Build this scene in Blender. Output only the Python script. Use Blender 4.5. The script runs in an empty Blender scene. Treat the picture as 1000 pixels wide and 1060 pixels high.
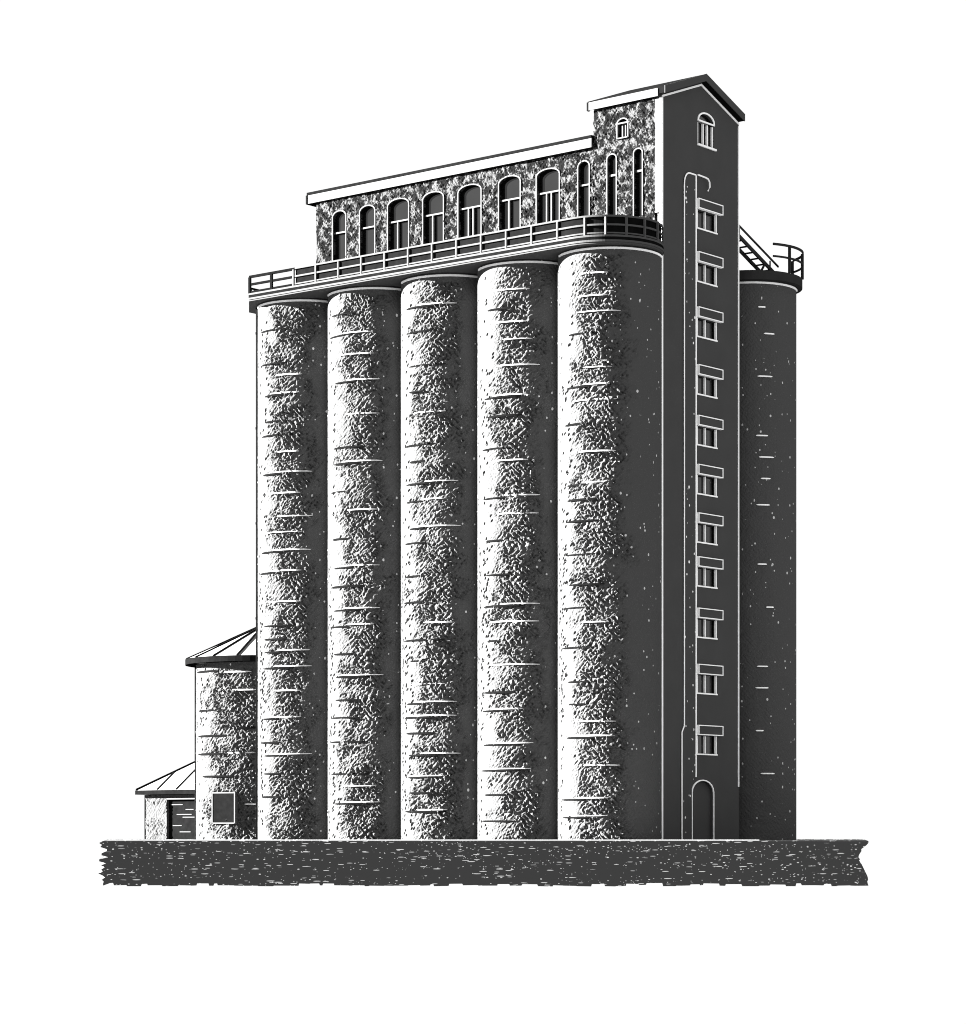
import bpy, bmesh, math, random
from math import sin, cos, pi, sqrt, radians
random.seed(7)
scene = bpy.context.scene
col = scene.collection

# ------------------------------------------------------------------ site frame
# u runs along the row of silos (away to the left), v runs across the building
CX, CY = 10.29, 155.0
UX, UY = -0.7771, 0.6293
VX, VY = 0.6293, 0.7771
TH = math.atan2(-UY, -UX)

def world(u, v): return (CX + u*UX + v*VX, CY + u*UY + v*VY)

# ------------------------------------------------------------------ materials
def new_mat(name):
    m = bpy.data.materials.new(name); m.use_nodes = True
    nt = m.node_tree
    p = nt.nodes['Principled BSDF']
    p.inputs['Roughness'].default_value = 1.0
    p.inputs['Specular IOR Level'].default_value = 0.0
    return m, nt, p

def N(nt, t, **kw):
    n = nt.nodes.new(t)
    for k, v in kw.items():
        if k.startswith('i_'): n.inputs[k[2:].replace('_', ' ')].default_value = v
        else: setattr(n, k, v)
    return n

def math_n(nt, op, a, b=None, clamp=False):
    n = nt.nodes.new('ShaderNodeMath'); n.operation = op; n.use_clamp = clamp
    for i, x in enumerate((a, b)):
        if x is None: continue
        if isinstance(x, (int, float)): n.inputs[i].default_value = x
        else: nt.links.new(x, n.inputs[i])
    return n.outputs[0]

def mapr(nt, x, a, b, c=0.0, d=1.0):
    n = nt.nodes.new('ShaderNodeMapRange'); n.clamp = True
    nt.links.new(x, n.inputs[0])
    for i, q in enumerate((a, b, c, d)): n.inputs[i+1].default_value = q
    return n.outputs[0]

def mapping(nt, vec, rot=0.0, scale=(1, 1, 1), loc=(0, 0, 0)):
    n = nt.nodes.new('ShaderNodeMapping')
    nt.links.new(vec, n.inputs['Vector'])
    n.inputs['Rotation'].default_value = (0, 0, rot)
    n.inputs['Scale'].default_value = scale
    n.inputs['Location'].default_value = loc
    return n.outputs[0]

def mixf(nt, f, a, b):
    n = nt.nodes.new('ShaderNodeMix'); n.data_type = 'FLOAT'
    nt.links.new(f, n.inputs[0])
    for i, x in ((2, a), (3, b)):
        if isinstance(x, (int, float)): n.inputs[i].default_value = x
        else: nt.links.new(x, n.inputs[i])
    return n.outputs[0]

def noise(nt, vec, scale, detail=2.0, rough=0.5):
    n = nt.nodes.new('ShaderNodeTexNoise')
    nt.links.new(vec, n.inputs['Vector'])
    n.inputs['Scale'].default_value = scale; n.inputs['Detail'].default_value = detail
    n.inputs['Roughness'].default_value = rough
    return n.outputs['Fac']

def plain(name, a, rough=1.0, spec=0.0, var=0.0, vs=1.0):
    m, nt, p = new_mat(name)
    p.inputs['Roughness'].default_value = rough
    p.inputs['Specular IOR Level'].default_value = spec
    tc = N(nt, 'ShaderNodeTexCoord')
    f = noise(nt, tc.outputs['Object'], vs, 4)
    g = mapr(nt, f, 0.3, 0.7, a*(1-var), a*(1+var))
    c = N(nt, 'ShaderNodeCombineColor')
    for i in range(3): nt.links.new(g, c.inputs[i])
    nt.links.new(c.outputs[0], p.inputs['Base Color'])
    return m

def stipple(name, a=0.05, src='UV', hatch=1.0, big=0.25, fleck=True, pit=True, period=0.2, stain=0.0, dens=1.0, smooth=None, fa=0.45):
    """rough scored render: cross-scored relief, chalky flecks, bolt holes; smooth = (radius, angle) of the side flattened to stay bright"""
    m, nt, p = new_mat(name)
    tc = N(nt, 'ShaderNodeTexCoord')
    if src == 'UV': vec = tc.outputs['UV']
    else:
        s = N(nt, 'ShaderNodeSeparateXYZ'); nt.links.new(tc.outputs['Object'], s.inputs[0])
        c = N(nt, 'ShaderNodeCombineXYZ')
        nt.links.new(s.outputs['Y' if src == 'OBJY' else 'X'], c.inputs['X']); nt.links.new(s.outputs['Z'], c.inputs['Y'])
        vec = c.outputs[0]
    info = N(nt, 'ShaderNodeObjectInfo')
    off = N(nt, 'ShaderNodeVectorMath', operation='ADD')
    loc = N(nt, 'ShaderNodeVectorMath', operation='SCALE'); loc.inputs['Scale'].default_value = 3.7
    nt.links.new(info.outputs['Location'], loc.inputs[0])
    nt.links.new(vec, off.inputs[0]); nt.links.new(loc.outputs[0], off.inputs[1])
    v = off.outputs[0]
    hs = []
    for rot in (radians(40), radians(-42)):
        w = N(nt, 'ShaderNodeTexWave', wave_type='BANDS', bands_direction='X')
        nt.links.new(mapping(nt, v, rot), w.inputs['Vector'])
        w.inputs['Scale'].default_value = 0.314/period
        w.inputs['Distortion'].default_value = 5.0
        w.inputs['Detail'].default_value = 2.0
        w.inputs['Detail Scale'].default_value = 2.6
        w.inputs['Detail Roughness'].default_value = 0.6
        hs.append(w.outputs['Fac'])
    msk = mapr(nt, noise(nt, v, 1.5, 2), 0.47, 0.53)
    h = mixf(nt, msk, hs[0], hs[1])
    fine = noise(nt, v, 4.6, 2, 0.55)
    h = math_n(nt, 'ADD', math_n(nt, 'MULTIPLY', h, 0.8), math_n(nt, 'MULTIPLY', fine, 3.2))
    amp = mapr(nt, noise(nt, mapping(nt, v, 0, (1, .7, 1)), 0.8, 3), 0.36, 0.6, 0.75, 1.0)
    if smooth:
        r, ang = smooth
        sx = N(nt, 'ShaderNodeSeparateXYZ'); nt.links.new(vec, sx.inputs[0])
        an = math_n(nt, 'DIVIDE', sx.outputs['X'], r)
        wob = math_n(nt, 'MULTIPLY', math_n(nt, 'SUBTRACT', noise(nt, v, 0.9, 4, 0.65), 0.5), 1.1)
        an = math_n(nt, 'ADD', an, wob)
        amp = math_n(nt, 'MULTIPLY', amp, mapr(nt, an, ang-.07, ang+.10, 1.0, 0.10))
    h = math_n(nt, 'MULTIPLY', math_n(nt, 'MULTIPLY', h, amp), 0.075*hatch)
    lump = noise(nt, v, 0.7, 3, 0.55)
    h = math_n(nt, 'ADD', h, math_n(nt, 'MULTIPLY', lump, big))
    if pit:
        cols = noise(nt, mapping(nt, v, 0, (1, 0.05, 1), (20, 0, 0)), 1.6, 2)
        vo = N(nt, 'ShaderNodeTexVoronoi'); nt.links.new(mapping(nt, v, 0, (1, .8, 1), (15, 22, 0)), vo.inputs['Vector'])
        vo.inputs['Scale'].default_value = 2.9
        sep = N(nt, 'ShaderNodeSeparateColor'); nt.links.new(vo.outputs['Color'], sep.inputs[0])
        pick = math_n(nt, 'LESS_THAN', sep.outputs[0], mapr(nt, cols, 0.40, 0.62, 0.0, 0.8))
        hole = mapr(nt, vo.outputs['Distance'], 0.05, 0.30, -0.42, 0.0)
        h = math_n(nt, 'ADD', h, math_n(nt, 'MULTIPLY', pick, hole))
    b = N(nt, 'ShaderNodeBump'); b.inputs['Strength'].default_value = 1.0; b.inputs['Distance'].default_value = 1.0
    if hatch > 0:
        nt.links.new(h, b.inputs['Height']); nt.links.new(b.outputs[0], p.inputs['Normal'])
    base = N(nt, 'ShaderNodeValue'); base.outputs[0].default_value = a
    alb = base.outputs[0]
    if stain > 0:
        st = mapr(nt, noise(nt, mapping(nt, v, 0, (1, .8, 1), (3, 9, 0)), 2.3, 6, 0.78), 0.465, 0.485)
        alb = math_n(nt, 'MULTIPLY', alb, mixf(nt, st, 1.0, 1.0-stain))
    if fleck:
        # chalk flecks in loose vertical columns
        for k, (scl, hi) in enumerate(((2.6, .5), (3.4, .35))):
            cols = noise(nt, mapping(nt, v, 0, (1, 0.06, 1), (9*k, 0, 0)), 1.7, 2)
            vo = N(nt, 'ShaderNodeTexVoronoi'); nt.links.new(mapping(nt, v, 0, (1, .8, 1), (5+k, 2, 0)), vo.inputs['Vector'])
            vo.inputs['Scale'].default_value = scl
            sep = N(nt, 'ShaderNodeSeparateColor'); nt.links.new(vo.outputs['Color'], sep.inputs[0])
            pick = math_n(nt, 'LESS_THAN', sep.outputs[0], mapr(nt, cols, 0.42, 0.66, 0.0, hi*dens))
            size = mapr(nt, sep.outputs[1], 0, 1, 0.08, 0.2)
            fl = math_n(nt, 'MULTIPLY', pick, math_n(nt, 'LESS_THAN', vo.outputs['Distance'], size))
            alb = mixf(nt, fl, alb, fa)
    c = N(nt, 'ShaderNodeCombineColor')
    for i in range(3): nt.links.new(alb, c.inputs[i])
    nt.links.new(c.outputs[0], p.inputs['Base Color'])
    return m

def earth_mat():
    m, nt, p = new_mat('dark_earth')
    tc = N(nt, 'ShaderNodeTexCoord')
    s = N(nt, 'ShaderNodeSeparateXYZ'); nt.links.new(tc.outputs['Object'], s.inputs[0])
    c = N(nt, 'ShaderNodeCombineXYZ')
    nt.links.new(s.outputs['X'], c.inputs['X']); nt.links.new(s.outputs['Z'], c.inputs['Y']); nt.links.new(s.outputs['Y'], c.inputs['Z'])
    v = c.outputs[0]
    alb = N(nt, 'ShaderNodeValue'); alb.outputs[0].default_value = 0.05; alb = alb.outputs[0]
    for sx, sy, lo, hi, o in ((4.4, 11.0, 0.02, 0.2, 0), (7, 12.0, 0.0, 0.16, 20), (1.5, 15, 0.06, 0.24, 40)):
        vo = N(nt, 'ShaderNodeTexVoronoi'); nt.links.new(mapping(nt, v, 0, (sx, sy, .5), (o, o, o)), vo.inputs['Vector'])
        vo.inputs['Scale'].default_value = 1.0
        sep = N(nt, 'ShaderNodeSeparateColor'); nt.links.new(vo.outputs['Color'], sep.inputs[0])
        rows = noise(nt, mapping(nt, v, 0, (.12, 4.5, .2), (o, 3, 0)), 1.0, 2)
        pick = math_n(nt, 'LESS_THAN', sep.outputs[0], mapr(nt, rows, 0.45, 0.62, 0.012, 0.58))
        size = mapr(nt, sep.outputs[1], 0, 1, lo+.08, hi+.1)
        fl = math_n(nt, 'MULTIPLY', pick, math_n(nt, 'LESS_THAN', vo.outputs['Distance'], size))
        alb = mixf(nt, fl, alb, 0.72)
    cc = N(nt, 'ShaderNodeCombineColor')
    for i in range(3): nt.links.new(alb, cc.inputs[i])
    nt.links.new(cc.outputs[0], p.inputs['Base Color'])
    return m

M = {}
M['silo'] = stipple('scored_concrete', 0.055, 'UV', hatch=0.25, big=0.0, pit=False, dens=1.7)
M['bin'] = stipple('rough_bin_render', 0.052, 'UV', hatch=0.25, big=0.0, pit=False, dens=1.7)
M['brick'] = stipple('rough_dark_brick', 0.046, 'OBJ', hatch=0.3, big=0.0, fleck=False, pit=False, stain=0.9)
M['shed'] = stipple('rough_shed_render', 0.05, 'OBJ', hatch=0.3, big=0.0, fleck=False, pit=False, stain=0.0)
M['dark'] = plain('dark_render', 0.05, var=0.04, vs=0.6)
M['shaft'] = stipple('bolted_shaft_casing', 0.05, 'OBJY', hatch=0.0, big=0.0, fleck=True, pit=False, dens=2.2, fa=.7)
M['pale'] = plain('grey_trim_paint', 0.07, var=0.05, vs=2)
M['lime'] = plain('lime_mortar', 0.45, var=0.1, vs=2)
M['white'] = plain('white_paint', 0.82, var=0.05, vs=2)
M['bitumen'] = plain('bitumen_black', 0.004, var=0.2, vs=3)
M['glass'] = plain('dark_glass', 0.003, rough=0.04, spec=0.5, var=0.1)
M['steel'] = plain('grey_steel', 0.055, var=0.1, vs=3)
M['blacksteel'] = plain('black_steel', 0.003, var=0.2, vs=3)
M['charcoal'] = plain('charcoal_paint', 0.022, var=0.1)
M['sheet'] = plain('pale_roof_sheet', 0.13, var=0.12, vs=1)
M['earth'] = earth_mat()

# ------------------------------------------------------------------ objects
def tag(o, label=None, cat=None, group=None, kind=None):
    if label: o['label'] = label
    if cat: o['category'] = cat
    if group: o['group'] = group
    if kind: o['kind'] = kind
    return o

class Thing:
    def __init__(s, name, u, v, z=0.0, label=None, cat=None, group=None):
        s.u, s.v, s.z = u, v, z
        s.e = bpy.data.objects.new(name, None); col.objects.link(s.e)
        s.e.empty_display_size = 0.5
        x, y = world(u, v)
        s.e.location = (x, y, z); s.e.rotation_euler = (0, 0, TH)
        tag(s.e, label, cat, group)
    def loc(s, p): return (-(p[0]-s.u), p[1]-s.v, p[2]-s.z)
    def part(s, name, bm, mat, parent=None, label=None, smooth=False, recalc=True):
        for w in bm.verts: w.co = s.loc(w.co)
        bmesh.ops.remove_doubles(bm, verts=bm.verts, dist=1e-5)
        if recalc: bmesh.ops.recalc_face_normals(bm, faces=bm.faces)
        me = bpy.data.meshes.new(name); bm.to_mesh(me); bm.free()
        me.materials.append(mat)
        if smooth:
            for f in me.polygons: f.use_smooth = True
        o = bpy.data.objects.new(name, me); col.objects.link(o)
        o.parent = parent if parent else s.e
        if label: o['label'] = label
        return o

def face(bm, pts): return bm.faces.new([bm.verts.new(p) for p in pts])
def hexa(bm, P):
    """P: 8 points, bottom ring 0-3 then top ring 4-7"""
    v = [bm.verts.new(p) for p in P]
    for q in ((0, 1, 2, 3), (7, 6, 5, 4), (0, 4, 5, 1), (1, 5, 6, 2), (2, 6, 7, 3), (3, 7, 4, 0)):
        bm.faces.new([v[i] for i in q])
def box(bm, a0, a1, b0, b1, z0, z1):
    hexa(bm, [(a0, b0, z0), (a1, b0, z0), (a1, b1, z0), (a0, b1, z0), (a0, b0, z1), (a1, b0, z1), (a1, b1, z1), (a0, b1, z1)])
def prism(bm, poly, z0, z1):
    n = len(poly)
    b = [bm.verts.new((p[0], p[1], z0)) for p in poly]; t = [bm.verts.new((p[0], p[1], z1)) for p in poly]
    bm.faces.new(b); bm.faces.new(t)
    for i in range(n): bm.faces.new((b[i], b[(i+1) % n], t[(i+1) % n], t[i]))
def beam(bm, p, q, w, h=None):
    """square bar from p to q"""
    from mathutils import Vector
    h = h or w
    p = Vector(p); q = Vector(q); d = (q-p).normalized()
    up = Vector((0, 0, 1)) if abs(d.z) < .95 else Vector((0, 1, 0))
    s = d.cross(up).normalized(); t = s.cross(d).normalized()
    s *= w/2; t *= h/2
    hexa(bm, [p-s-t, p+s-t, p+s+t, p-s+t, q-s-t, q+s-t, q+s+t, q-s+t])
def tube(bm, pts, r, n=8):
    from mathutils import Vector
    pts = [Vector(p) for p in pts]; rings = []
    for i, p in enumerate(pts):
        d = (pts[min(i+1, len(pts)-1)] - pts[max(i-1, 0)]).normalized()
        up = Vector((0, 0, 1)) if abs(d.z) < .9 else Vector((0, 1, 0))
        s = d.cross(up).normalized(); t = s.cross(d)
        rings.append([bm.verts.new(p + (s*cos(2*pi*k/n) + t*sin(2*pi*k/n))*r) for k in range(n)])
    for a, b in zip(rings, rings[1:]):
        for k in range(n): bm.faces.new((a[k], a[(k+1) % n], b[(k+1) % n], b[k]))
    bm.faces.new(rings[0]); bm.faces.new(rings[-1])

# planes: a runs along the wall, z up, d outward
def plane_v(v0): return lambda a, z, d: (a, v0-d, z)
def plane_u(u0): return lambda a, z, d: (u0-d, a, z)
def pbox(bm, m, a0, a1, z0, z1, d0, d1):
    hexa(bm, [m(a0, z0, d0), m(a1, z0, d0), m(a1, z0, d1), m(a0, z0, d1), m(a0, z1, d0), m(a1, z1, d0), m(a1, z1, d1), m(a0, z1, d1)])

def opening(a0, a1, zb, zt, arch=0.0, n=10):
    """outline from bottom left, over the top, to bottom right; arch = rise of the arched head"""
    pts = [(a0, zb)]
    if arch <= 0: pts += [(a0, zt), (a1, zt)]
    else:
        c = (a0+a1)/2; r = (a1-a0)/2
        for i in range(n+1):
            t = pi - pi*i/n
            pts.append((c + r*cos(t), zt-arch + arch*sin(t)))
    pts.append((a1, zb))
    return pts

def wall(bm, m, a0, a1, z0, ztop, ops, thick=0.3, brk=()):
    """wall sheet with reveals round real openings; ops = (a0,a1,zb,zt,arch); openings may stack in one column"""
    zt = ztop if callable(ztop) else (lambda a: ztop)
    cols = {}
    for o in ops: cols.setdefault((round(o[0], 3), round(o[1], 3)), []).append(o)
    # split in non-overlapping columns
    ks = sorted(cols)
    groups = []
    for k in ks:
        if groups and k[0] < groups[-1][1]-1e-6:
            g = groups[-1]; groups[-1] = (min(g[0], k[0]), max(g[1], k[1]), g[2]+cols[k])
        else: groups.append((k[0], k[1], list(cols[k])))
    def strip(x0, x1, lo, hi):
        xs = sorted({x0, x1} | {b for b in brk if x0 < b < x1})
        for p, q in zip(xs, xs[1:]):
            face(bm, [m(p, lo(p), 0), m(q, lo(q), 0), m(q, hi(q), 0), m(p, hi(p), 0)])
    x = a0
    for g0, g1, os_ in groups:
        if g0 > x: strip(x, g0, lambda a: z0, zt)
        os_.sort(key=lambda o: o[2])
        lo = z0
        for i, (oa, ob, zb, ztp, arch) in enumerate(os_):
            nz = os_[i+1][2] if i+1 < len(os_) else None
            # below
            if zb > lo + 1e-6: strip(g0, g1, lambda a, l=lo: l, lambda a, h=zb: h)
            # beside
            top = ztp
            if oa > g0+1e-6: strip(g0, oa, lambda a, l=zb: l, lambda a, h=top: h)
            if ob < g1-1e-6: strip(ob, g1, lambda a, l=zb: l, lambda a, h=top: h)
            pts = opening(oa, ob, zb, ztp, arch)
            if arch > 0:
                for p, q in zip(pts[1:-1], pts[2:-1]):
                    if abs(p[0]-q[0]) < 1e-6: continue
                    face(bm, [m(p[0], p[1], 0), m(q[0], q[1], 0), m(q[0], top, 0), m(p[0], top, 0)])
            for p, q in zip(pts, pts[1:]):
                face(bm, [m(p[0], p[1], 0), m(q[0], q[1], 0), m(q[0], q[1], -thick), m(p[0], p[1], -thick)])
            face(bm, [m(oa, zb, 0), m(ob, zb, 0), m(ob, zb, -thick), m(oa, zb, -thick)])
            lo = top
        strip(g0, g1, lambda a, l=lo: l, zt)
        x = g1
    if x < a1: strip(x, a1, lambda a: z0, zt)
    for a in (a0, a1): face(bm, [m(a, z0, 0), m(a, zt(a), 0), m(a, zt(a), -thick), m(a, z0, -thick)])
    xs = sorted({a0, a1} | set(brk))
    for p, q in zip(xs, xs[1:]): face(bm, [m(p, zt(p), 0), m(q, zt(q), 0), m(q, zt(q), -thick), m(p, zt(p), -thick)])

def rough_sheet(bm, m, a0, a1, z0, z1, ops, seed, cell=.12, amp=.085):
    """rough-cast relief laid on a flat wall, left out where the openings are"""
    from mathutils import noise as mn, Vector
    rnd = random.Random(seed)
    na, nz = int((a1-a0)/cell), int((z1-z0)/cell)
    V = {}
    def vert(i, j):
        if (i, j) not in V:
            a = a0+(a1-a0)*i/na; z = z0+(z1-z0)*j/nz
            p = Vector((a, z, seed*3.1))
            k = .25 + .75*max(0, min(1, (mn.noise(p*.9)+.28)/.2))
            h = rnd.uniform(0, 1)*amp + .5*amp*(1+sin((a*(1 if mn.noise(p*1.3) > 0 else -1)+z)*2*pi/.36 + 4*mn.noise(p*1.7)))
            V[i, j] = bm.verts.new(m(a, z, .004 + h*k*.75))
        return V[i, j]
    def inside(a, z):
        for (oa, ob, zb, zt, ar) in ops:
            if oa-.02 < a < ob+.02 and zb-.02 < z < zt+.02:
                if ar <= 0 or z < zt-ar: return True
                c = (oa+ob)/2; r = (ob-oa)/2+.02
                if ((a-c)/r)**2 + ((z-zt+ar)/(ar+.02))**2 < 1: return True
        return False
    for i in range(na):
        for j in range(nz):
            if not inside(a0+(a1-a0)*(i+.5)/na, z0+(z1-z0)*(j+.5)/nz):
                bm.faces.new((vert(i, j), vert(i+1, j), vert(i+1, j+1), vert(i, j+1)))

def surround(bm, m, a0, a1, zb, zt, arch, w, d0, d1, sill=True):
    """frame strip round an opening"""
    o = opening(a0, a1, zb, zt, arch); i = opening(a0+w, a1-w, zb + (w if sill else 0), zt-w, max(arch-w*.6, 0.0) if arch > 0 else 0)
    for (p, q, r, s) in zip(o, o[1:], i, i[1:]):
        hexa(bm, [m(p[0], p[1], d0), m(q[0], q[1], d0), m(s[0], s[1], d0), m(r[0], r[1], d0),
                  m(p[0], p[1], d1), m(q[0], q[1], d1), m(s[0], s[1], d1), m(r[0], r[1], d1)])
    if sill: pbox(bm, m, a0+w, a1-w, zb, zb+w, d0, d1)

def glazing(T, m, a0, a1, zb, zt, arch, parent, depth=0.2):
    bm = bmesh.new()
    pts = opening(a0, a1, zb, zt, arch)
    face(bm, [m(p[0], p[1], -depth) for p in pts])
    return T.part('pane', bm, M['glass'], parent, recalc=False)

# ================================================================== silos
R = 2.98
SU, SV, PITCH = 2.32, -1.9, 5.96
ZS = 33.62
VD = math.atan2(1, 0)
def ring_pt(cu, cv, r, s):
    """point at screen-wise offset s (-1 left .. 1 right) on the side that faces the viewer"""
    a = math.asin(max(-1, min(1, s)))
    dx, dy = sin(a), -cos(a)
    return (cu + r*(dx*UX + dy*UY), cv + r*(dx*VX + dy*VY))

def cyl_uv(T, r, z0, z1, cu, cv, mat, name='wall', rough=1.0, smooth_s=-.74, end_s=.16, cell=.1):
    """cylinder of hand-thrown rough cast: real relief, flattened on the lit and shaded sides to set their tone"""
    from mathutils import noise as mn, Vector
    seg = int(2*pi*r/cell); nz = int((z1-z0)/cell)
    a_mid = math.atan2(-VY, -UY)                       # the bearing that faces the camera
    rnd = random.Random(int(cu*97+cv*31))
    verts = []; ua = []
    for k in range(seg):
        t = 2*pi*k/seg
        d = (a_mid - t + pi) % (2*pi) - pi             # signed angle, positive to the right
        sgn = sin(d) if abs(d) < pi/2 else (1 if d > 0 else -1)
        ua.append((t, sgn, abs(d) < pi/2))
    for j in range(nz+1):
        z = z0 + (z1-z0)*j/nz
        for k, (t, q, frontside) in enumerate(ua):
            rr = r
            if frontside and rough > 0 and 0 < j < nz:
                p = Vector((t*r + cu*3, z + cu*5, cv))
                wob = mn.fractal(p*.55, .9, 2.1, 3)*.20 + mn.noise(p*2.2)*.12
                e = (q + wob - smooth_s + .04)/.26
                a = max(.04, min(1, e))
                f = 1 - max(0, min(1, (q + wob - end_s)/.25))
                a *= .02 + .98*f  # relief shaped to imitate shading: flat where lit, rough between, flat where dark
                worn = mn.noise(p*.8 + Vector((9, 3, 1)))
                a *= 1 - .55*max(0, min(1, (worn-.12)/.15))
                a *= max(.05, min(1, (z1-.3-z)/.25))
                h = rnd.uniform(-1, 1)*.092 + .062*sin((t*r*(1 if mn.noise(p*1.1) > 0 else -1) + z)*2*pi/.36 + 4*mn.noise(p*1.7)) + .18*mn.noise(p*.75)
                rr = r - .05*a + rough*a*h
                if rnd.random() < (.09 if z < 17 else .03) and q < smooth_s+.05 and mn.noise(p*Vector((2.2, .1, 1))) > -.05: rr -= .16
            verts.append(T.loc((cu+rr*cos(t), cv+rr*sin(t), z)))
    faces = []; 
    for j in range(nz):
        for k in range(seg):
            k2 = (k+1) % seg
            faces.append((j*seg+k, j*seg+k2, (j+1)*seg+k2, (j+1)*seg+k))
    n0 = len(verts)
    for k in range(seg):
        t = 2*pi*k/seg; verts.append(T.loc((cu+(r-.06)*cos(t), cv+(r-.06)*sin(t), z1)))
    me = bpy.data.meshes.new(name)
    me.from_pydata(verts, [], [f[::-1] for f in faces] + [tuple(range(n0, n0+seg))])
    uv = me.uv_layers.new(name='UVMap').data
    li = 0
    for j in range(nz):
        for k in range(seg):
            for (kk, jj) in ((k, j+1), (k+1, j+1), (k+1, j), (k, j)):
                uv[li].uv = (2*pi*kk/seg*r, z0+(z1-z0)*jj/nz); li += 1
    me.materials.append(mat)
    me.update()
    o = bpy.data.objects.new(name, me); col.objects.link(o); o.parent = T.e
    return o

def arc_band(bm, cu, cv, r, z, s0, s1, h, proud, n=14, taper=True):
    prev = None
    for i in range(n+1):
        t = i/n
        s = s0 + (s1-s0)*t
        k = max(0.4, min(1, 12*t, 9*(1-t))) if taper else 1
        ro = r + proud*k; hh = h*k/2
        po = ring_pt(cu, cv, ro, s); pi_ = ring_pt(cu, cv, r-.03, s)
        cur = [(pi_[0], pi_[1], z-hh), (po[0], po[1], z-hh), (po[0], po[1], z+hh), (pi_[0], pi_[1], z+hh)]
        cur = [bm.verts.new(c) for c in cur]
        if prev:
            for j in range(4): bm.faces.new((prev[j], prev[(j+1) % 4], cur[(j+1) % 4], cur[j]))
        else: bm.faces.new(cur)
        prev = cur
    bm.faces.new(prev)

def build_silo(u, v, label, group, rear=False, z1=ZS):
    T = Thing('grain_silo', u, v, 0, label, 'silo', group)
    cyl_uv(T, R, 0, z1, u, v, M['silo'], rough=.1 if rear else 1.0, cell=.25 if rear else .1)
    bm = bmesh.new(); arc_band(bm, u, v, R, z1-.13, -.97, .985, .11, .07, 40, False)
    T.part('rim', bm, M['white'])
    if rear:
        z = z1-1.6
        while z > 3:
            s0 = random.uniform(.05, .3)
            bm = bmesh.new(); arc_band(bm, u, v, R, z, s0, s0+random.uniform(.15, .35), .08, .05, 8)
            T.part('hoop', bm, M['white'])
            z -= random.choice((.9, 1.3, 1.6, 2.6, 3.6))
        return T
    z = z1-random.uniform(1.3, 1.9)
    while z > 1.2:
        q = random.random()
        if q < .55:
            s0 = random.uniform(-.8, -.5); s1 = random.uniform(-.1, .22)
            bm = bmesh.new(); arc_band(bm, u, v, R, z, s0, s1, random.uniform(.055, .08), .05)
            T.part('hoop', bm, M['lime'])
        if q > .25:
            s0 = random.uniform(-.93, -.8); s1 = random.uniform(-.55, -.05)
            bm = bmesh.new(); arc_band(bm, u, v, R, z-.11, s0, s1, random.uniform(.08, .13), .035)
            T.part('seam', bm, M['bitumen'])
        z -= random.uniform(.8, 2.1)
    return T

names = ['grey concrete silo beside the tall tower, nearest of the front row', 'second silo from the tower in the concrete front row',
         'concrete silo at the middle of the front row of five', 'fourth silo from the tower in the concrete front row',
         'concrete silo at the far left end of the row, beside the low round bin']
for i in range(5):
    build_silo(SU + i*PITCH, SV, names[i], 'concrete silos in the front row')
RU, RV = 2.32, 12.5
build_silo(RU, RV, 'dark shaded concrete silo standing alone behind the right side of the tower', None, rear=True, z1=33.95)

# black drainpipe down the outer edge of the last silo
T = Thing('drainpipe', SU+4*PITCH, SV, 0, 'thin black drainpipe running down the left edge of the last silo', 'drainpipe')
p = ring_pt(SU+4*PITCH, SV, R+.05, -1)
bm = bmesh.new(); tube(bm, [(p[0], p[1], 0), (p[0], p[1], 33.6)], .085); T.part('pipe', bm, M['bitumen'], smooth=True)
for z in (2, 8, 14, 20, 26, 32):
    bm = bmesh.new(); tube(bm, [(p[0], p[1], z-.07), (p[0], p[1], z+.07)], .11); T.part('bracket', bm, M['bitumen'])

# ================================================================== tower
TW, TL = 8.0, 4.85
ZE, ZA = 43.05, 44.55       # eaves and apex
T = Thing('elevator_tower', 0, 0, 0, 'tall narrow dark elevator tower with gabled top and a column of windows', 'tower')
FU = plane_u(0.0); FV = plane_v(0.0)
gable = lambda a: ZE + (ZA-ZE)*(1-abs(a-TW/2)/(TW/2))
def uz(y, depth): return .4 + (863-y)*depth/2786
DW = 157.0+1.0
win_y = [203, 258, 315, 374.6, 427, 477.6, 527.7, 573, 626, 684, 747]
wins = []
for y in win_y:
    zt = uz(y+14.5, DW); zb = uz(y+33, DW)
    wins.append((3.56, 5.6, zb, zt, 0))
door = (3.05, 5.25, 0.0, uz(808, DW), 0.75)
topw = (3.65, 5.35, uz(149, DW), uz(116, DW), 0.5)
bm = bmesh.new()
wall(bm, FU, 0, TW, 0, gable, wins+[door, topw], .3, brk=(TW/2,))
T.part('gable_wall', bm, M['dark'])
# left wall with its openings
def u_at(px, v=0.0):
    k = (px-500)/2786; return (CX+v*VX - k*(CY+v*VY))/(-UX + UY*k)
def dep(u, v=0.0): return CY + u*UY + v*VY
def op_px(x0, x1, yt, yb, arch):
    a1, a0 = u_at(x0), u_at(x1); d = dep((a0+a1)/2)
    return (a0, a1, uz(yb, d), uz(yt, d), arch)
hw = [op_px(639.5, 651, 123, 143.5, .3), op_px(629, 639, 160, 226, .28), op_px(656.5, 666, 154, 224, .28)]
bm = bmesh.new(); wall(bm, FV, .3, TL, 0, ZE, hw, .3); rough_sheet(bm, FV, .425, TL, 34.2, ZE-.2, hw, 5); T.part('side_wall', bm, M['brick'])
bm = bmesh.new(); box(bm, .3, TL, .3, TW, 0, ZE)
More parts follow.
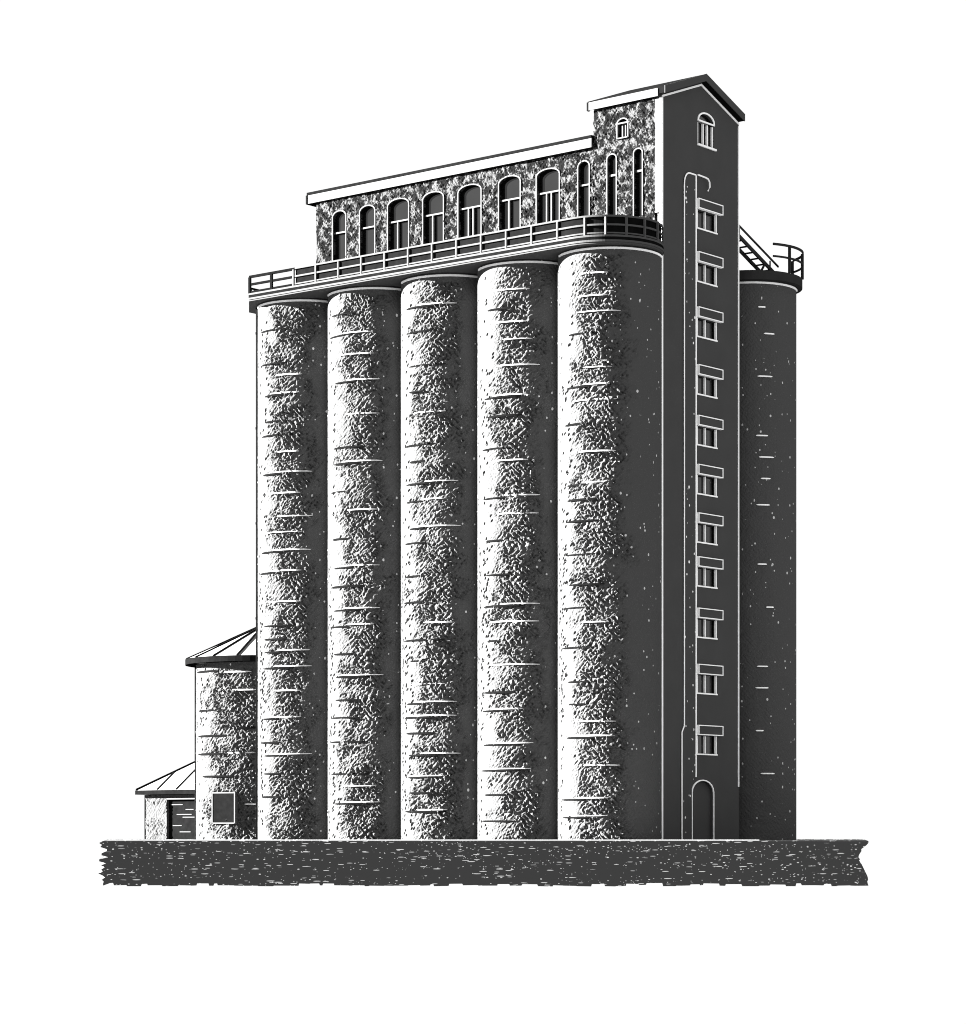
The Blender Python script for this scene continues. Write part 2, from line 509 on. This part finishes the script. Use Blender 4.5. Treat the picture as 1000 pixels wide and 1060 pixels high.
# gable core under the roof
face(bm, [(.3, .3, ZE), (.3, TW, ZE), (.3, TW/2, ZA-.05)]); face(bm, [(TL, .3, ZE), (TL, TW, ZE), (TL, TW/2, ZA-.05)])
face(bm, [(.3, .3, ZE), (TL, .3, ZE), (TL, TW/2, ZA-.05), (.3, TW/2, ZA-.05)]); face(bm, [(.3, TW, ZE), (TL, TW, ZE), (TL, TW/2, ZA-.05), (.3, TW/2, ZA-.05)])
T.part('inner_wall', bm, M['dark'])
# roof: two slabs with an overhang
bm = bmesh.new()
oh = .2; gs = (ZA-ZE)/(TW/2); th = .42
for sgn in (-1, 1):
    o_ = oh if sgn < 0 else .06; vo = TW/2 + sgn*(TW/2+o_); ze = ZE - gs*o_
    u0, u1 = -.35, TL+.32
    hexa(bm, [(u0, TW/2, ZA+.02), (u1, TW/2, ZA+.02), (u1, vo, ze+.02), (u0, vo, ze+.02), (u0, TW/2, ZA+th), (u1, TW/2, ZA+th), (u1, vo, ze+th), (u0, vo, ze+th)])
roof = T.part('roof', bm, M['bitumen'])
bm = bmesh.new()                                    # charcoal barge boards along the gable
for sgn in (-1, 1):
    o_ = oh+.02 if sgn < 0 else .08
    vo = TW/2 + sgn*(TW/2+o_); ze = ZE - gs*o_
    hexa(bm, [(-.40, TW/2, ZA), (-.353, TW/2, ZA), (-.353, vo, ze), (-.40, vo, ze), (-.40, TW/2, ZA+th+.01), (-.353, TW/2, ZA+th+.01), (-.353, vo, ze+th+.01), (-.40, vo, ze+th+.01)])
T.part('barge_board', bm, M['dark'], roof)
bm = bmesh.new(); box(bm, .1, TL+.22, -oh-.06, -oh-.002, ZE-gs*oh-.12, ZE-gs*oh+.34); T.part('fascia', bm, M['pale'], roof)
bm = bmesh.new(); box(bm, TL+.222, TL+.34, -oh-.07, -oh+.1, ZE-gs*oh-.14, ZE-gs*oh+.36); T.part('end_board', bm, M['bitumen'], roof)
bm = bmesh.new()                                    # white line under the verge
for sgn in (-1, 1):
    vo = TW/2 + sgn*(TW/2-.02)
    hexa(bm, [(-.05, TW/2, ZA-.22), (.0, TW/2, ZA-.22), (.0, vo, ZE-.22), (-.05, vo, ZE-.22), (-.05, TW/2, ZA-.10), (.0, TW/2, ZA-.10), (.0, vo, ZE-.10), (-.05, vo, ZE-.10)])
T.part('verge_trim', bm, M['white'], roof)
# corner trims
bm = bmesh.new(); box(bm, -.05, .0, -.05, .09, 0, ZE-.23); box(bm, .002, .13, -.05, -.002, 0, ZE-.23)
T.part('corner_trim', bm, M['white'])
bm = bmesh.new(); box(bm, .135, .42, -.08, -.002, 36.2, ZE-.3); T.part('corner_trim', bm, M['pale'], label='wide white quoin strip at the tower corner')
bm = bmesh.new(); box(bm, -.05, 0, TW-.11, TW-.02, 3.2, ZE-.3); T.part('corner_trim', bm, M['white'])
# windows on the gable wall
for (a0, a1, zb, zt, ar) in wins:
    bm = bmesh.new()
    pbox(bm, FU, a0, a0+.07, zb, zt, -.10, .03); pbox(bm, FU, a1-.075, a1, zb, zt, -.10, .03)
    pbox(bm, FU, (a0+a1)/2-.07, (a0+a1)/2+.005, zb+.02, zt, -.18, -.06)
    f = T.part('window', bm, M['white'])
    bm = bmesh.new(); pbox(bm, FU, a0-.03, a1+.06, zb-.085, zb-.005, .002, .06); T.part('sill', bm, M['white'], f)
    glazing(T, FU, a0, a1, zb, zt, 0, f)
    # sheet hood above: dark box with a pale edge
    h0, h1, z0, z1 = a0-.12, a1+.40, zt+.03, zt+.62
    bm = bmesh.new(); pbox(bm, FU, h0+.056, h1-.056, z0+.056, z1-.056, .002, .20); hd = T.part('hood', bm, M['dark'], f)
    bm = bmesh.new()
    pbox(bm, FU, h0, h1, z1-.055, z1, .002, .24); pbox(bm, FU, h0, h1, z0, z0+.055, .002, .24)
    pbox(bm, FU, h0, h0+.055, z0+.055, z1-.055, .002, .24); pbox(bm, FU, h1-.055, h1, z0+.055, z1-.055, .002, .24)
    T.part('hood_edge', bm, M['white'], f)
# top arched window
a0, a1, zb, zt, ar = topw
bm = bmesh.new(); surround(bm, FU, a0-.02, a1+.02, zt-ar-.05, zt+.08, ar, .09, .002, .06, sill=True)
w = (a1-a0)
for q in (0.02, .36, .62, .93): pbox(bm, FU, a0+w*q, a0+w*q+.08, zb, zt-ar-.1, -.16, -.04)
f = T.part('window', bm, M['white'], label='small arched window under the gable')
glazing(T, FU, a0, a1, zb, zt, ar, f)
bm = bmesh.new(); pbox(bm, FU, a0-.05, a1+.15, zb-.12, zb-.01, .002, .1); T.part('sill', bm, M['white'], f)
# door
a0, a1, zb, zt, ar = door
bm = bmesh.new(); face(bm, [FU(p[0], p[1], -.2) for p in opening(a0, a1, 0.02, zt, ar)]); d = T.part('door', bm, M['dark'], recalc=False)
bm = bmesh.new(); surround(bm, FU, a0-.06, a1+.06, .02, zt+.06, ar, .07, .002, .06, sill=False); T.part('frame', bm, M['white'], d)
# bolted shaft casing with pale edges
zsh = uz(183, DW)
bm = bmesh.new()
prof = [(1.95, 0.0), (3.36, 0.0), (3.36, zsh)] + [(2.75-.55*sin(t*pi/12), zsh-.7+.7*cos(t*pi/12)) for t in range(7)] + [(2.2, 6.7), (1.95, 6.3)]
n = len(prof)
A = [bm.verts.new(FU(p[0], p[1], .18)) for p in prof]; B = [bm.verts.new(FU(p[0], p[1], .003)) for p in prof]
# door cuts the lower right of the casing: keep the casing clear of the opening
bm.free()
bm = bmesh.new()
def pprism(bm, m, poly, d0, d1):
    a = [bm.verts.new(m(p[0], p[1], d0)) for p in poly]; b = [bm.verts.new(m(p[0], p[1], d1)) for p in poly]
    bm.faces.new(a); bm.faces.new(b)
    for i in range(len(poly)): bm.faces.new((a[i], a[(i+1) % len(poly)], b[(i+1) % len(poly)], b[i]))
zd = door[3]+.1
top = [(2.75-.55*sin(t*pi/12), zsh-.7+.7*cos(t*pi/12)) for t in range(7)]
pprism(bm, FU, [(2.98, 0), (2.98, zd-.6), (3.2, zd), (3.3, zd+.02), (3.36, zd+.02), (3.36, zsh)] + top + [(2.2, 6.7), (1.95, 6.3), (1.95, 0)], .003, .05)
sh = T.part('shaft_casing', bm, M['shaft'])
bm = bmesh.new()
w = .085
def line(bm, m, p, q, w, d0, d1):
    from mathutils import Vector
    p = Vector((p[0], p[1])); q = Vector((q[0], q[1])); d = (q-p).normalized(); nrm = Vector((-d.y, d.x))*w/2
    c = [p-nrm, p+nrm, q+nrm, q-nrm]
    hexa(bm, [m(x.x, x.y, d0) for x in c] + [m(x.x, x.y, d1) for x in c])
left = [(1.95, 0), (1.95, 6.3), (2.2, 6.7)] + top[::-1]
for p, q in zip(left, left[1:]): line(bm, FU, p, q, w, .052, .08)
line(bm, FU, (2.75, zsh), (3.40, zsh), w, .052, .08)
line(bm, FU, (3.40, zd+.1), (3.40, zsh), w*1.25, .003, .08)
T.part('edge_trim', bm, M['white'], sh)
# gooseneck vent pipe at the head of the casing
bm = bmesh.new()
gp = [FU(3.4, zsh, .2), FU(4.2, zsh-.02, .2), FU(4.45, zsh-.06, .2), FU(4.6, zsh-.22, .2), FU(4.62, zsh-.5, .2), FU(4.45, zsh-.75, .2)]
tube(bm, gp, .05, 8); T.part('vent_pipe', bm, M['white'])
# windows on the left wall of the head
for i, (a0, a1, zb, zt, ar) in enumerate(hw):
    bm = bmesh.new()
    surround(bm, FV, a0-.03, a1+.03, zb, zt+.05, ar, .075, .002, .10, sill=(i == 0))
    if i == 0:
        for q in (.3, .58): pbox(bm, FV, a0+(a1-a0)*q, a0+(a1-a0)*q+.08, zb+.1, zt-ar, -.15, -.05)
        pbox(bm, FV, a0-.1, a1+.1, zt-ar, zt-ar+.09, .002, .09)
    else: pbox(bm, FV, a0+.07, a1-.07, zb+(zt-zb)*.66, zb+(zt-zb)*.66+.12, -.15, -.03)
    f = T.part('window', bm, M['pale'], label='small hooded window high on the side wall' if i == 0 else None)
    glazing(T, FV, a0, a1, zb, zt, ar, f)

# ================================================================== gallery
GL = 26.9
ZD = 34.1
T = Thing('roof_gallery', (TL+GL)/2, 0, ZD, 'long low rough-walled gallery with arched windows along the top of the silos', 'gallery')
gw = [(345, 359, 218.5), (373, 389, 213), (402, 424, 206), (438.5, 460, 199), (475, 499, 191.5), (517, 539.5, 182.5), (556, 580, 175), (599, 611, 167)]
ops = []
for x0, x1, yt in gw:
    a1, a0 = u_at(x0), u_at(x1); d = dep((a0+a1)/2)
    ops.append((a0, a1, 35.2, uz(yt, d), min(.42, (a1-a0)*.42)))
ZG = 40.72
bm = bmesh.new(); wall(bm, FV, TL+.003, GL, ZD, ZG, ops, .3); rough_sheet(bm, FV, TL+.01, GL, 35.0, ZG-.06, ops, 8); T.part('wall', bm, M['brick'])
bm = bmesh.new(); box(bm, TL+.003, GL, .303, TW, ZD, ZG-.003); T.part('inner_wall', bm, M['dark'])
bm = bmesh.new(); box(bm, TL+.4, GL-1, .6, 10, 0, ZD-.5); T.part('bin_block', bm, M['dark'])
bm = bmesh.new()
prism(bm, [(TL+.003, -.29), (GL+.62, -.29), (GL+.62, TW+.4), (TL+.003, TW+.4)], ZG+.50, ZG+.66)
hexa(bm, [(TL+.003, -.2, ZG+.665), (GL+.5, -.2, ZG+.665), (GL+.5, TW+.3, ZG+.665), (TL+.003, TW+.3, ZG+.665),
          (TL+.003, 3.9, ZG+1.0), (GL-.5, 3.9, ZG+1.0), (GL-.5, 4.1, ZG+1.0), (TL+.003, 4.1, ZG+1.0)])
roof = T.part('roof', bm, M['bitumen'])
bm = bmesh.new(); box(bm, TL+.003, GL+.56, -.26, -.18, ZG-.05, ZG+.497); T.part('fascia', bm, M['pale'], roof)
bm = bmesh.new(); box(bm, GL+.563, GL+.70, -.29, TW+.3, ZG-.07, ZG+.495); T.part('end_board', bm, M['bitumen'], roof)
bm = bmesh.new(); box(bm, TL+.003, GL+.5, -.175, -.003, ZG+.003, ZG+.12); T.part('soffit', bm, M['dark'], roof)
for i, (a0, a1, zb, zt, ar) in enumerate(ops):
    bm = bmesh.new()
    surround(bm, FV, a0-.04, a1+.04, zb, zt+.05, ar, .08, .002, .10, sill=False)
    tr = zb + (zt-zb)*.70
    pbox(bm, FV, a0+.07, a1-.07, tr, tr+.10, -.15, -.03)
    wd = a1-a0
    qs = {0: (), 1: (), 7: ()}.get(i, (.38, .58) if i in (4, 6) else (.55,))
    for q in qs: pbox(bm, FV, a0+wd*q, a0+wd*q+.09, zb, tr-.003, -.15, -.03)
    f = T.part('window', bm, M['pale'])
    glazing(T, FV, a0, a1, zb, zt, ar, f)

# ================================================================== front walkway with railing
T = Thing('walkway', 14, -5, 33.65, 'railed walkway along the front of the gallery on top of the silos', 'walkway')
OV = 3.6
arcp = []
NA = 44
aS = math.atan2(-1, 0)          # towards -v
# silhouette direction to the right, in (u,v): (UX, VX)
a_end = math.atan2(0.0-SV-.02, -0.06-SU)     # ends at the tower corner
if a_end > 0: a_end -= 2*pi
for i in range(NA+1):
    t = i/NA
    a = aS + (a_end-aS)*t
    r_end = sqrt((0.0-SV-.02)**2 + (-.06-SU)**2)
    r = OV + (r_end-OV)*(t**1.3)
    arcp.append((SU + r*cos(a), SV + r*sin(a)))
LC = (27.6, SV-OV)
path = [(30.1, 0.0), (30.1, -2.9), LC] + arcp
deck_poly = [(30.1, 7.6)] + path[0:] + [(2.0, -.06), (GL+.06, -.06), (GL+.06, 7.6)]
def deck_sheet(bm, poly, z0, z1): prism(bm, poly, z0, z1)
def inset(path, d):
    """shift the open path inward by d (towards +v side)"""
    out = []
    for i, p in enumerate(path):
        a = path[max(i-1, 0)]; b = path[min(i+1, len(path)-1)]
        dx, dy = b[0]-a[0], b[1]-a[1]; L = sqrt(dx*dx+dy*dy)
        out.append((p[0] + dy/L*d, p[1] - dx/L*d))
    return out
bm = bmesh.new(); deck_sheet(bm, deck_poly, 33.65, 34.1); T.part('deck', bm, M['dark'])
def run(bm, pts, z0, z1, d0, d1):
    A = inset(pts, d0); B = inset(pts, d1)
    for i in range(len(pts)-1):
        hexa(bm, [(A[i][0], A[i][1], z0), (A[i+1][0], A[i+1][1], z0), (B[i+1][0], B[i+1][1], z0), (B[i][0], B[i][1], z0),
                  (A[i][0], A[i][1], z1), (A[i+1][0], A[i+1][1], z1), (B[i+1][0], B[i+1][1], z1), (B[i][0], B[i][1], z1)])
s_in = 1 if inset([(10, 0), (0, 0)], 1)[0][1] > 0 else -1
# edge strips of the deck: two steel angles with a dark joint between
edge = [LC] + arcp
bm = bmesh.new(); run(bm, edge, 34.02, 34.13, -.05*s_in, -.003*s_in); T.part('edge_angle', bm, M['steel'])
bm = bmesh.new(); run(bm, edge, 33.74, 33.85, -.05*s_in, -.003*s_in); T.part('edge_angle', bm, M['steel'])
bm = bmesh.new(); run(bm, edge, 33.855, 34.015, -.03*s_in, -.003*s_in); T.part('edge_joint', bm, M['bitumen'])
# arc-length sampling for posts
def sample(pts, s):
    for a, b in zip(pts, pts[1:]):
        L = sqrt((b[0]-a[0])**2+(b[1]-a[1])**2)
        if s <= L: return (a[0]+(b[0]-a[0])*s/L, a[1]+(b[1]-a[1])*s/L)
        s -= L
    return pts[-1]
tot = sum(sqrt((b[0]-a[0])**2+(b[1]-a[1])**2) for a, b in zip(edge, edge[1:]))
OPEN = 3.9            # length of the open black railing at the far end
nb = 15
def sub(pts, s0, s1):
    out = [sample(pts, s0)]; s = 0
    for a, b in zip(pts, pts[1:]):
        s += sqrt((b[0]-a[0])**2+(b[1]-a[1])**2)
        if s0+1e-6 < s < s1-1e-6: out.append(b)
    out.append(sample(pts, s1)); return out
ZT = 35.25
far = sub(edge, 0, OPEN); near = sub(edge, OPEN, tot-.02)
bm = bmesh.new(); run(bm, near, 34.16, ZT-.02, .10*s_in, .14*s_in); T.part('infill_panel', bm, M['bitumen'])
for z0, z1 in ((ZT-.10, ZT), (34.66, 34.76), (34.2, 34.28)):
    bm = bmesh.new(); run(bm, near, z0, z1, .0, .08*s_in); T.part('rail', bm, M['steel'])
for z0, z1 in ((ZT-.16, ZT), (34.62, 34.76), (34.14, 34.28)):
    bm = bmesh.new(); run(bm, far, z0, z1, .0, .09*s_in); T.part('rail', bm, M['blacksteel'])
side = [(30.1, 0.0), (30.1, -2.9), LC]
for z0, z1 in ((ZT-.11, ZT), (34.62, 34.74)):
    bm = bmesh.new(); run(bm, side, z0, z1, .0, .09*s_in); T.part('rail', bm, M['blacksteel'])
k = 0
s = 0.05
posts = []
while s < tot-.3:
    posts.append((sample(edge, s), s < OPEN-.2)); s += 1.86 if s < 24.5 else 1.2
for (pu, pv), blk in posts:
    bm = bmesh.new(); q = .055 if not blk else .085
    box(bm, pu-q, pu+q, pv-.03, pv+.09, 34.13, ZT-.11)
    T.part('post', bm, M['blacksteel'] if blk else M['steel'])
for pu, pv in ((30.05, -.1), (30.05, -2.8)):
    bm = bmesh.new(); box(bm, pu-.06, pu+.06, pv-.06, pv+.06, 34.1, ZT-.11); T.part('post', bm, M['blacksteel'])

# ================================================================== rear walkway
Z2 = 33.96
T = Thing('walkway', RU, RV, Z2, 'short curved railed walkway on the lone silo right of the tower', 'walkway')
ra = []
RR = 3.35
for i in range(25):
    a = radians(90) + radians(180)*i/24        # from +v round -u to -v
    ra.append((RU + RR*cos(a), RV + RR*sin(a)))
bm = bmesh.new(); prism(bm, [(20, RV+RR)] + ra + [(20, RV-RR)], Z2, Z2+.55); T.part('deck', bm, M['charcoal'])
# white bead under the rim
railpath = [p for i, p in enumerate(ra) if 3 <= i and p[1] > RV-.55*RR]
full = railpath
for z0, z1 in ((36.08, 36.2), (35.36, 35.45)):
    bm = bmesh.new(); run(bm, full, z0-.02, z1, 0, .08*s_in); T.part('rail', bm, M['charcoal'])
for i, (pu, pv) in enumerate(railpath[0::5]):
    bm = bmesh.new(); box(bm, pu-.07, pu+.07, pv-.08, pv+.05, Z2+.55, 36.08); T.part('post', bm, M['charcoal'])

# stairway from the tower down to the rear walkway
T = Thing('stairway', .7, 10.5, Z2+.55, 'steep dark open stairway sloping down from the tower to the rear walkway', 'stairs')
z_hi, z_lo = 36.55, 34.75
for uu in (.35, 1.15):
    bm = bmesh.new(); beam(bm, (uu, 8.05, z_hi), (uu, 12.4, z_lo), .10, .22); T.part('stringer', bm, M['charcoal'])
bm = bmesh.new(); beam(bm, (.35, 8.05, z_hi+.62), (.35, 12.9, z_lo+.45), .07, .11); T.part('handrail', bm, M['charcoal'])
for t in (.12, .9):
    bm = bmesh.new(); vv = 8.05+4.35*t; zz = z_hi+(z_lo-z_hi)*t
    beam(bm, (.35, vv, zz+.1), (.35, vv, zz+.6-.12*t), .07); T.part('post', bm, M['charcoal'])
for i in range(7):
    t = (i+.5)/7; vv = 8.05+4.35*t; zz = z_hi+(z_lo-z_hi)*t
    bm = bmesh.new(); box(bm, .41, 1.09, vv-.12, vv+.12, zz-.02, zz+.03); T.part('tread', bm, M['charcoal'])
bm = bmesh.new(); beam(bm, (.35, 10.9, 34.53), (.35, 11.35, 35.1), .10); T.part('strut', bm, M['charcoal'])

# ================================================================== round bin on the left
BU, BV, BR = 36.5, 5.18, 4.57
BZ = 11.75
T = Thing('round_bin', BU, BV, 0, 'low round bin with pale conical seamed roof and square window beside the silos', 'bin')
cyl_uv(T, BR, 0, BZ, BU, BV, M['bin'], smooth_s=-.80)
RO, AZ = BR+.68, 14.5
bm = bmesh.new()
seg = 64
for k in range(seg):
    a, b = 2*pi*k/seg, 2*pi*(k+1)/seg
    face(bm, [(BU+RO*cos(a), BV+RO*sin(a), BZ+.36), (BU+RO*cos(b), BV+RO*sin(b), BZ+.36), (BU, BV, AZ)])
    face(bm, [(BU+RO*cos(a), BV+RO*sin(a), BZ+.3), (BU+RO*cos(b), BV+RO*sin(b), BZ+.3), (BU, BV, BZ+.3)])
roof = T.part('roof', bm, M['sheet'])
bm = bmesh.new()
for k in range(seg):
    a, b = 2*pi*k/seg, 2*pi*(k+1)/seg
    r0, r1 = RO-.08, RO+.04
    hexa(bm, [(BU+r1*cos(a), BV+r1*sin(a), BZ), (BU+r1*cos(b), BV+r1*sin(b), BZ), (BU+r0*cos(b), BV+r0*sin(b), BZ), (BU+r0*cos(a), BV+r0*sin(a), BZ),
              (BU+r1*cos(a), BV+r1*sin(a), BZ+.38), (BU+r1*cos(b), BV+r1*sin(b), BZ+.38), (BU+r0*cos(b), BV+r0*sin(b), BZ+.38), (BU+r0*cos(a), BV+r0*sin(a), BZ+.38)])
T.part('eave_band', bm, M['bitumen'], roof)
for k in range(18):
    a = 2*pi*(k+.3)/18
    bm = bmesh.new(); beam(bm, (BU+RO*cos(a), BV+RO*sin(a), BZ+.40), (BU+.15*cos(a), BV+.15*sin(a), AZ-.02), .09, .09)
    T.part('seam', bm, M['bitumen'], roof)
sp = ring_pt(BU, BV, RO, -1)
bm = bmesh.new(); beam(bm, (sp[0], sp[1], BZ+.42), (BU, BV, AZ+.04), .14, .16); T.part('seam', bm, M['bitumen'], roof)
p = ring_pt(BU, BV, BR+.04, -1)
bm = bmesh.new(); tube(bm, [(p[0], p[1], 0), (p[0], p[1], BZ)], .08); T.part('downpipe', bm, M['bitumen'])
for z, s0, s1, mt in ((11.2, -.95, -.6, 'bitumen'), (11.1, -.5, -.1, 'lime'), (9.9, -.4, -.02, 'lime'), (8.6, -.92, -.5, 'bitumen'), (6.9, -.93, -.4, 'bitumen'), (5.7, -.93, -.5, 'bitumen'),
                      (5.75, -.45, -.02, 'lime'), (4.2, -.85, -.3, 'bitumen'), (2.35, -.2, .1, 'lime'), (7.4, -.3, .0, 'bitumen')):
    bm = bmesh.new(); arc_band(bm, BU, BV, BR, z, s0, s1, .13 if mt == 'bitumen' else .09, .04); T.part('hoop', bm, M[mt])
# window: a flat box frame set into the curve
s_mid = -.50
c = ring_pt(BU, BV, BR, s_mid)
nu, nv = (c[0]-BU)/BR, (c[1]-BV)/BR
tu, tv = -nv, nu                            # tangent
def bw(a, z, d): return (c[0] + tu*a + nu*(d+.02), c[1] + tv*a + nv*(d+.02), z)
HW, z0, z1 = .85, 1.15, 3.05
bm = bmesh.new(); pbox(bm, bw, -HW, HW, z0, z1, -.5, .10); f = T.part('window', bm, M['bitumen'])
bm = bmesh.new(); surround(bm, bw, -HW-.1, HW+.1, z0-.1, z1+.1, 0, .09, -.3, .13); T.part('frame', bm, M['pale'], f)

# ================================================================== shed
T = Thing('shed', 47, 9, 0, 'small low shed with pale hipped roof and dark wide doorway', 'shed')
S0, S1, SV0, SV1, SZ = 42.2, 51.9, 9.0, 17.0, 3.2
d0, d1 = u_at(203, SV0), u_at(173, SV0)
PS = plane_v(SV0)
bm = bmesh.new(); wall(bm, PS, S0, S1, 0, SZ, [(d0-1.5, d1, 0, 2.85, 0)], .3); rough_sheet(bm, PS, d1, S1, 0.02, SZ-.02, [], 2); T.part('wall', bm, M['shed'])
bm = bmesh.new(); box(bm, S0, S1, SV0+.3, SV1, 0, SZ-.01); T.part('inner_wall', bm, M['dark'])
bm = bmesh.new(); pbox(bm, PS, d0-1.5, d1, 0.01, 2.84, -.25, -.2); dr = T.part('door', bm, M['bitumen'])
for z, a, b in ((2.45, .0, 1.2), (1.75, .6, 2.1), (1.55, 1.2, 2.4), (.95, .2, 1.1), (.5, .9, 2.0), (2.1, 1.5, 2.3)):
    bm = bmesh.new(); pbox(bm, PS, d1-.2-b, d1-.2-a, z, z+.06, -.198, -.17); T.part('slat', bm, M['pale'], dr)
bm = bmesh.new(); pbox(bm, PS, d1, d1+.1, 0, 2.9, .002, .06); pbox(bm, PS, d0-1.5, d1, 2.85, 2.95, .002, .06); T.part('frame', bm, M['pale'], dr)
bm = bmesh.new()
o = .5
EA = [(S0-o, SV0-o), (S1+o, SV0-o), (S1+o, SV1+o), (S0-o, SV1+o)]
ap = (47.0, 13.0, 6.9)
for i in range(4):
    a, b = EA[i], EA[(i+1) % 4]; face(bm, [(a[0], a[1], SZ+.33), (b[0], b[1], SZ+.33), ap])
face(bm, [(a[0], a[1], SZ+.33) for a in EA])
roof = T.part('roof', bm, M['sheet'])
bm = bmesh.new(); prism(bm, [(a[0]*1.0+(.05 if a[0] > 47 else -.05), a[1]+(.05 if a[1] > 13 else -.05)) for a in EA], SZ+.02, SZ+.326); T.part('eave_band', bm, M['bitumen'], roof)
bm = bmesh.new(); beam(bm, (EA[1][0], EA[1][1], SZ+.36), ap, .16, .16); T.part('ridge_cap', bm, M['bitumen'], roof)
for q in (.2, .38, .56, .74):
    uu = EA[1][0] + (EA[0][0]-EA[1][0])*q
    t = 1 if False else min(q, 1-q)*2*.98
    # seams climb straight up the slope to the hip
    top = (uu, EA[1][1] + (ap[1]-EA[1][1])*t, SZ+.33 + (ap[2]-SZ-.33)*t)
    bm = bmesh.new(); beam(bm, (uu, EA[1][1], SZ+.36), (uu + (ap[0]-uu)*0, top[1], top[2]+.03), .08, .08); T.part('seam', bm, M['bitumen'], roof)
bm = bmesh.new(); pbox(bm, PS, S1-.02, S1+.13, 0, SZ, -.1, .03); T.part('corner_post', bm, M['bitumen'])

# ================================================================== ground
def ground():
    bm = bmesh.new()
    Y0, Y1 = 148.0, 206.0
    X0, X1, ZB = -21.0, 21.2, -2.46
    rnd = random.Random(3)
    pts = []
    n = 9
    # left ragged end, top to bottom
    zs = [0 - 2.46*i/22 for i in range(23)]
    left = []
    for i, z in enumerate(zs):
        left.append((X0 + (.28 if 3 < i < 9 else .05) + rnd.uniform(-.28, .22) if 0 < i < 22 else X0+.1, z))
    bot = []
    x = X0+.5
    while x < X1-.6:
        zb = ZB + rnd.choice((0, 0, .02, -.03)) + (rnd.uniform(.06, .15) if rnd.random() < .3 else 0)
        L = rnd.uniform(.12, .9)
        bot += [(x, zb), (min(x+L, X1-.6), zb + rnd.uniform(-.015, .015))]; x += L + rnd.uniform(.02, .06)
    right = []
    for i in range(23):
        t = i/22; z = ZB*(1-t)
        bow = -.52*max(0, sin(pi*min(1, max(0, (t-.02)/.92))**1.7))
        right.append((X1 + bow + (rnd.uniform(-.07, .07) if 0 < i < 22 else 0), z))
    poly = left + bot + right
    F = [bm.verts.new((x, Y0, z)) for x, z in poly]
    B = [bm.verts.new((x*Y1/Y0*.985, Y1, z)) for x, z in poly]
    bm.faces.new(F); bm.faces.new(B)
    for i in range(len(poly)):
        j = (i+1) % len(poly); bm.faces.new((F[i], F[j], B[j], B[i]))
    bmesh.ops.recalc_face_normals(bm, faces=bm.faces)
    me = bpy.data.meshes.new('ground'); bm.to_mesh(me); bm.free(); me.materials.append(M['earth'])
    o = bpy.data.objects.new('ground', me); col.objects.link(o); tag(o, kind='structure')
    # pale kerb line at the front edge
    bm = bmesh.new(); box(bm, -20.6, 15.2, Y0+.02, Y0+.4, 0.004, .075)
    me = bpy.data.meshes.new('kerb'); bmesh.ops.recalc_face_normals(bm, faces=bm.faces); bm.to_mesh(me); bm.free(); me.materials.append(M['white'])
    o = bpy.data.objects.new('kerb', me); col.objects.link(o); tag(o, kind='structure')
ground()

# ================================================================== light, sky, camera
w = bpy.data.worlds.new('World'); scene.world = w; w.use_nodes = True
bg = w.node_tree.nodes['Background']
bg.inputs['Color'].default_value = (1, 1, 1, 1); bg.inputs['Strength'].default_value = 0.0512
L = bpy.data.lights.new('sun', 'SUN'); L.energy = 5.0; L.angle = radians(.5); L.color = (1, 1, .995)
so = bpy.data.objects.new('sun', L); col.objects.link(so)
from mathutils import Vector
EL = radians(19)
sd = Vector((-cos(EL), cos(EL)*0.03, sin(EL)))     # towards the sun: from the left
so.rotation_euler = sd.to_track_quat('Z', 'Y').to_euler()
so.location = (-60, 100, 60)
cam = bpy.data.cameras.new('camera'); co = bpy.data.objects.new('camera', cam); col.objects.link(co)
cam.sensor_fit = 'HORIZONTAL'; cam.sensor_width = 36; cam.lens = 36*2.786
cam.shift_y = .333; cam.clip_end = 2000
co.location = (0, 0, .4); co.rotation_euler = (pi/2, 0, 0)
scene.camera = co
vs = scene.view_settings
vs.view_transform = 'Standard'; vs.look = 'None'; vs.gamma = 1; vs.use_curve_mapping = False
vs.exposure = 4.32
scene.cycles.max_bounces = 4
scene.cycles.filter_width = 1.0
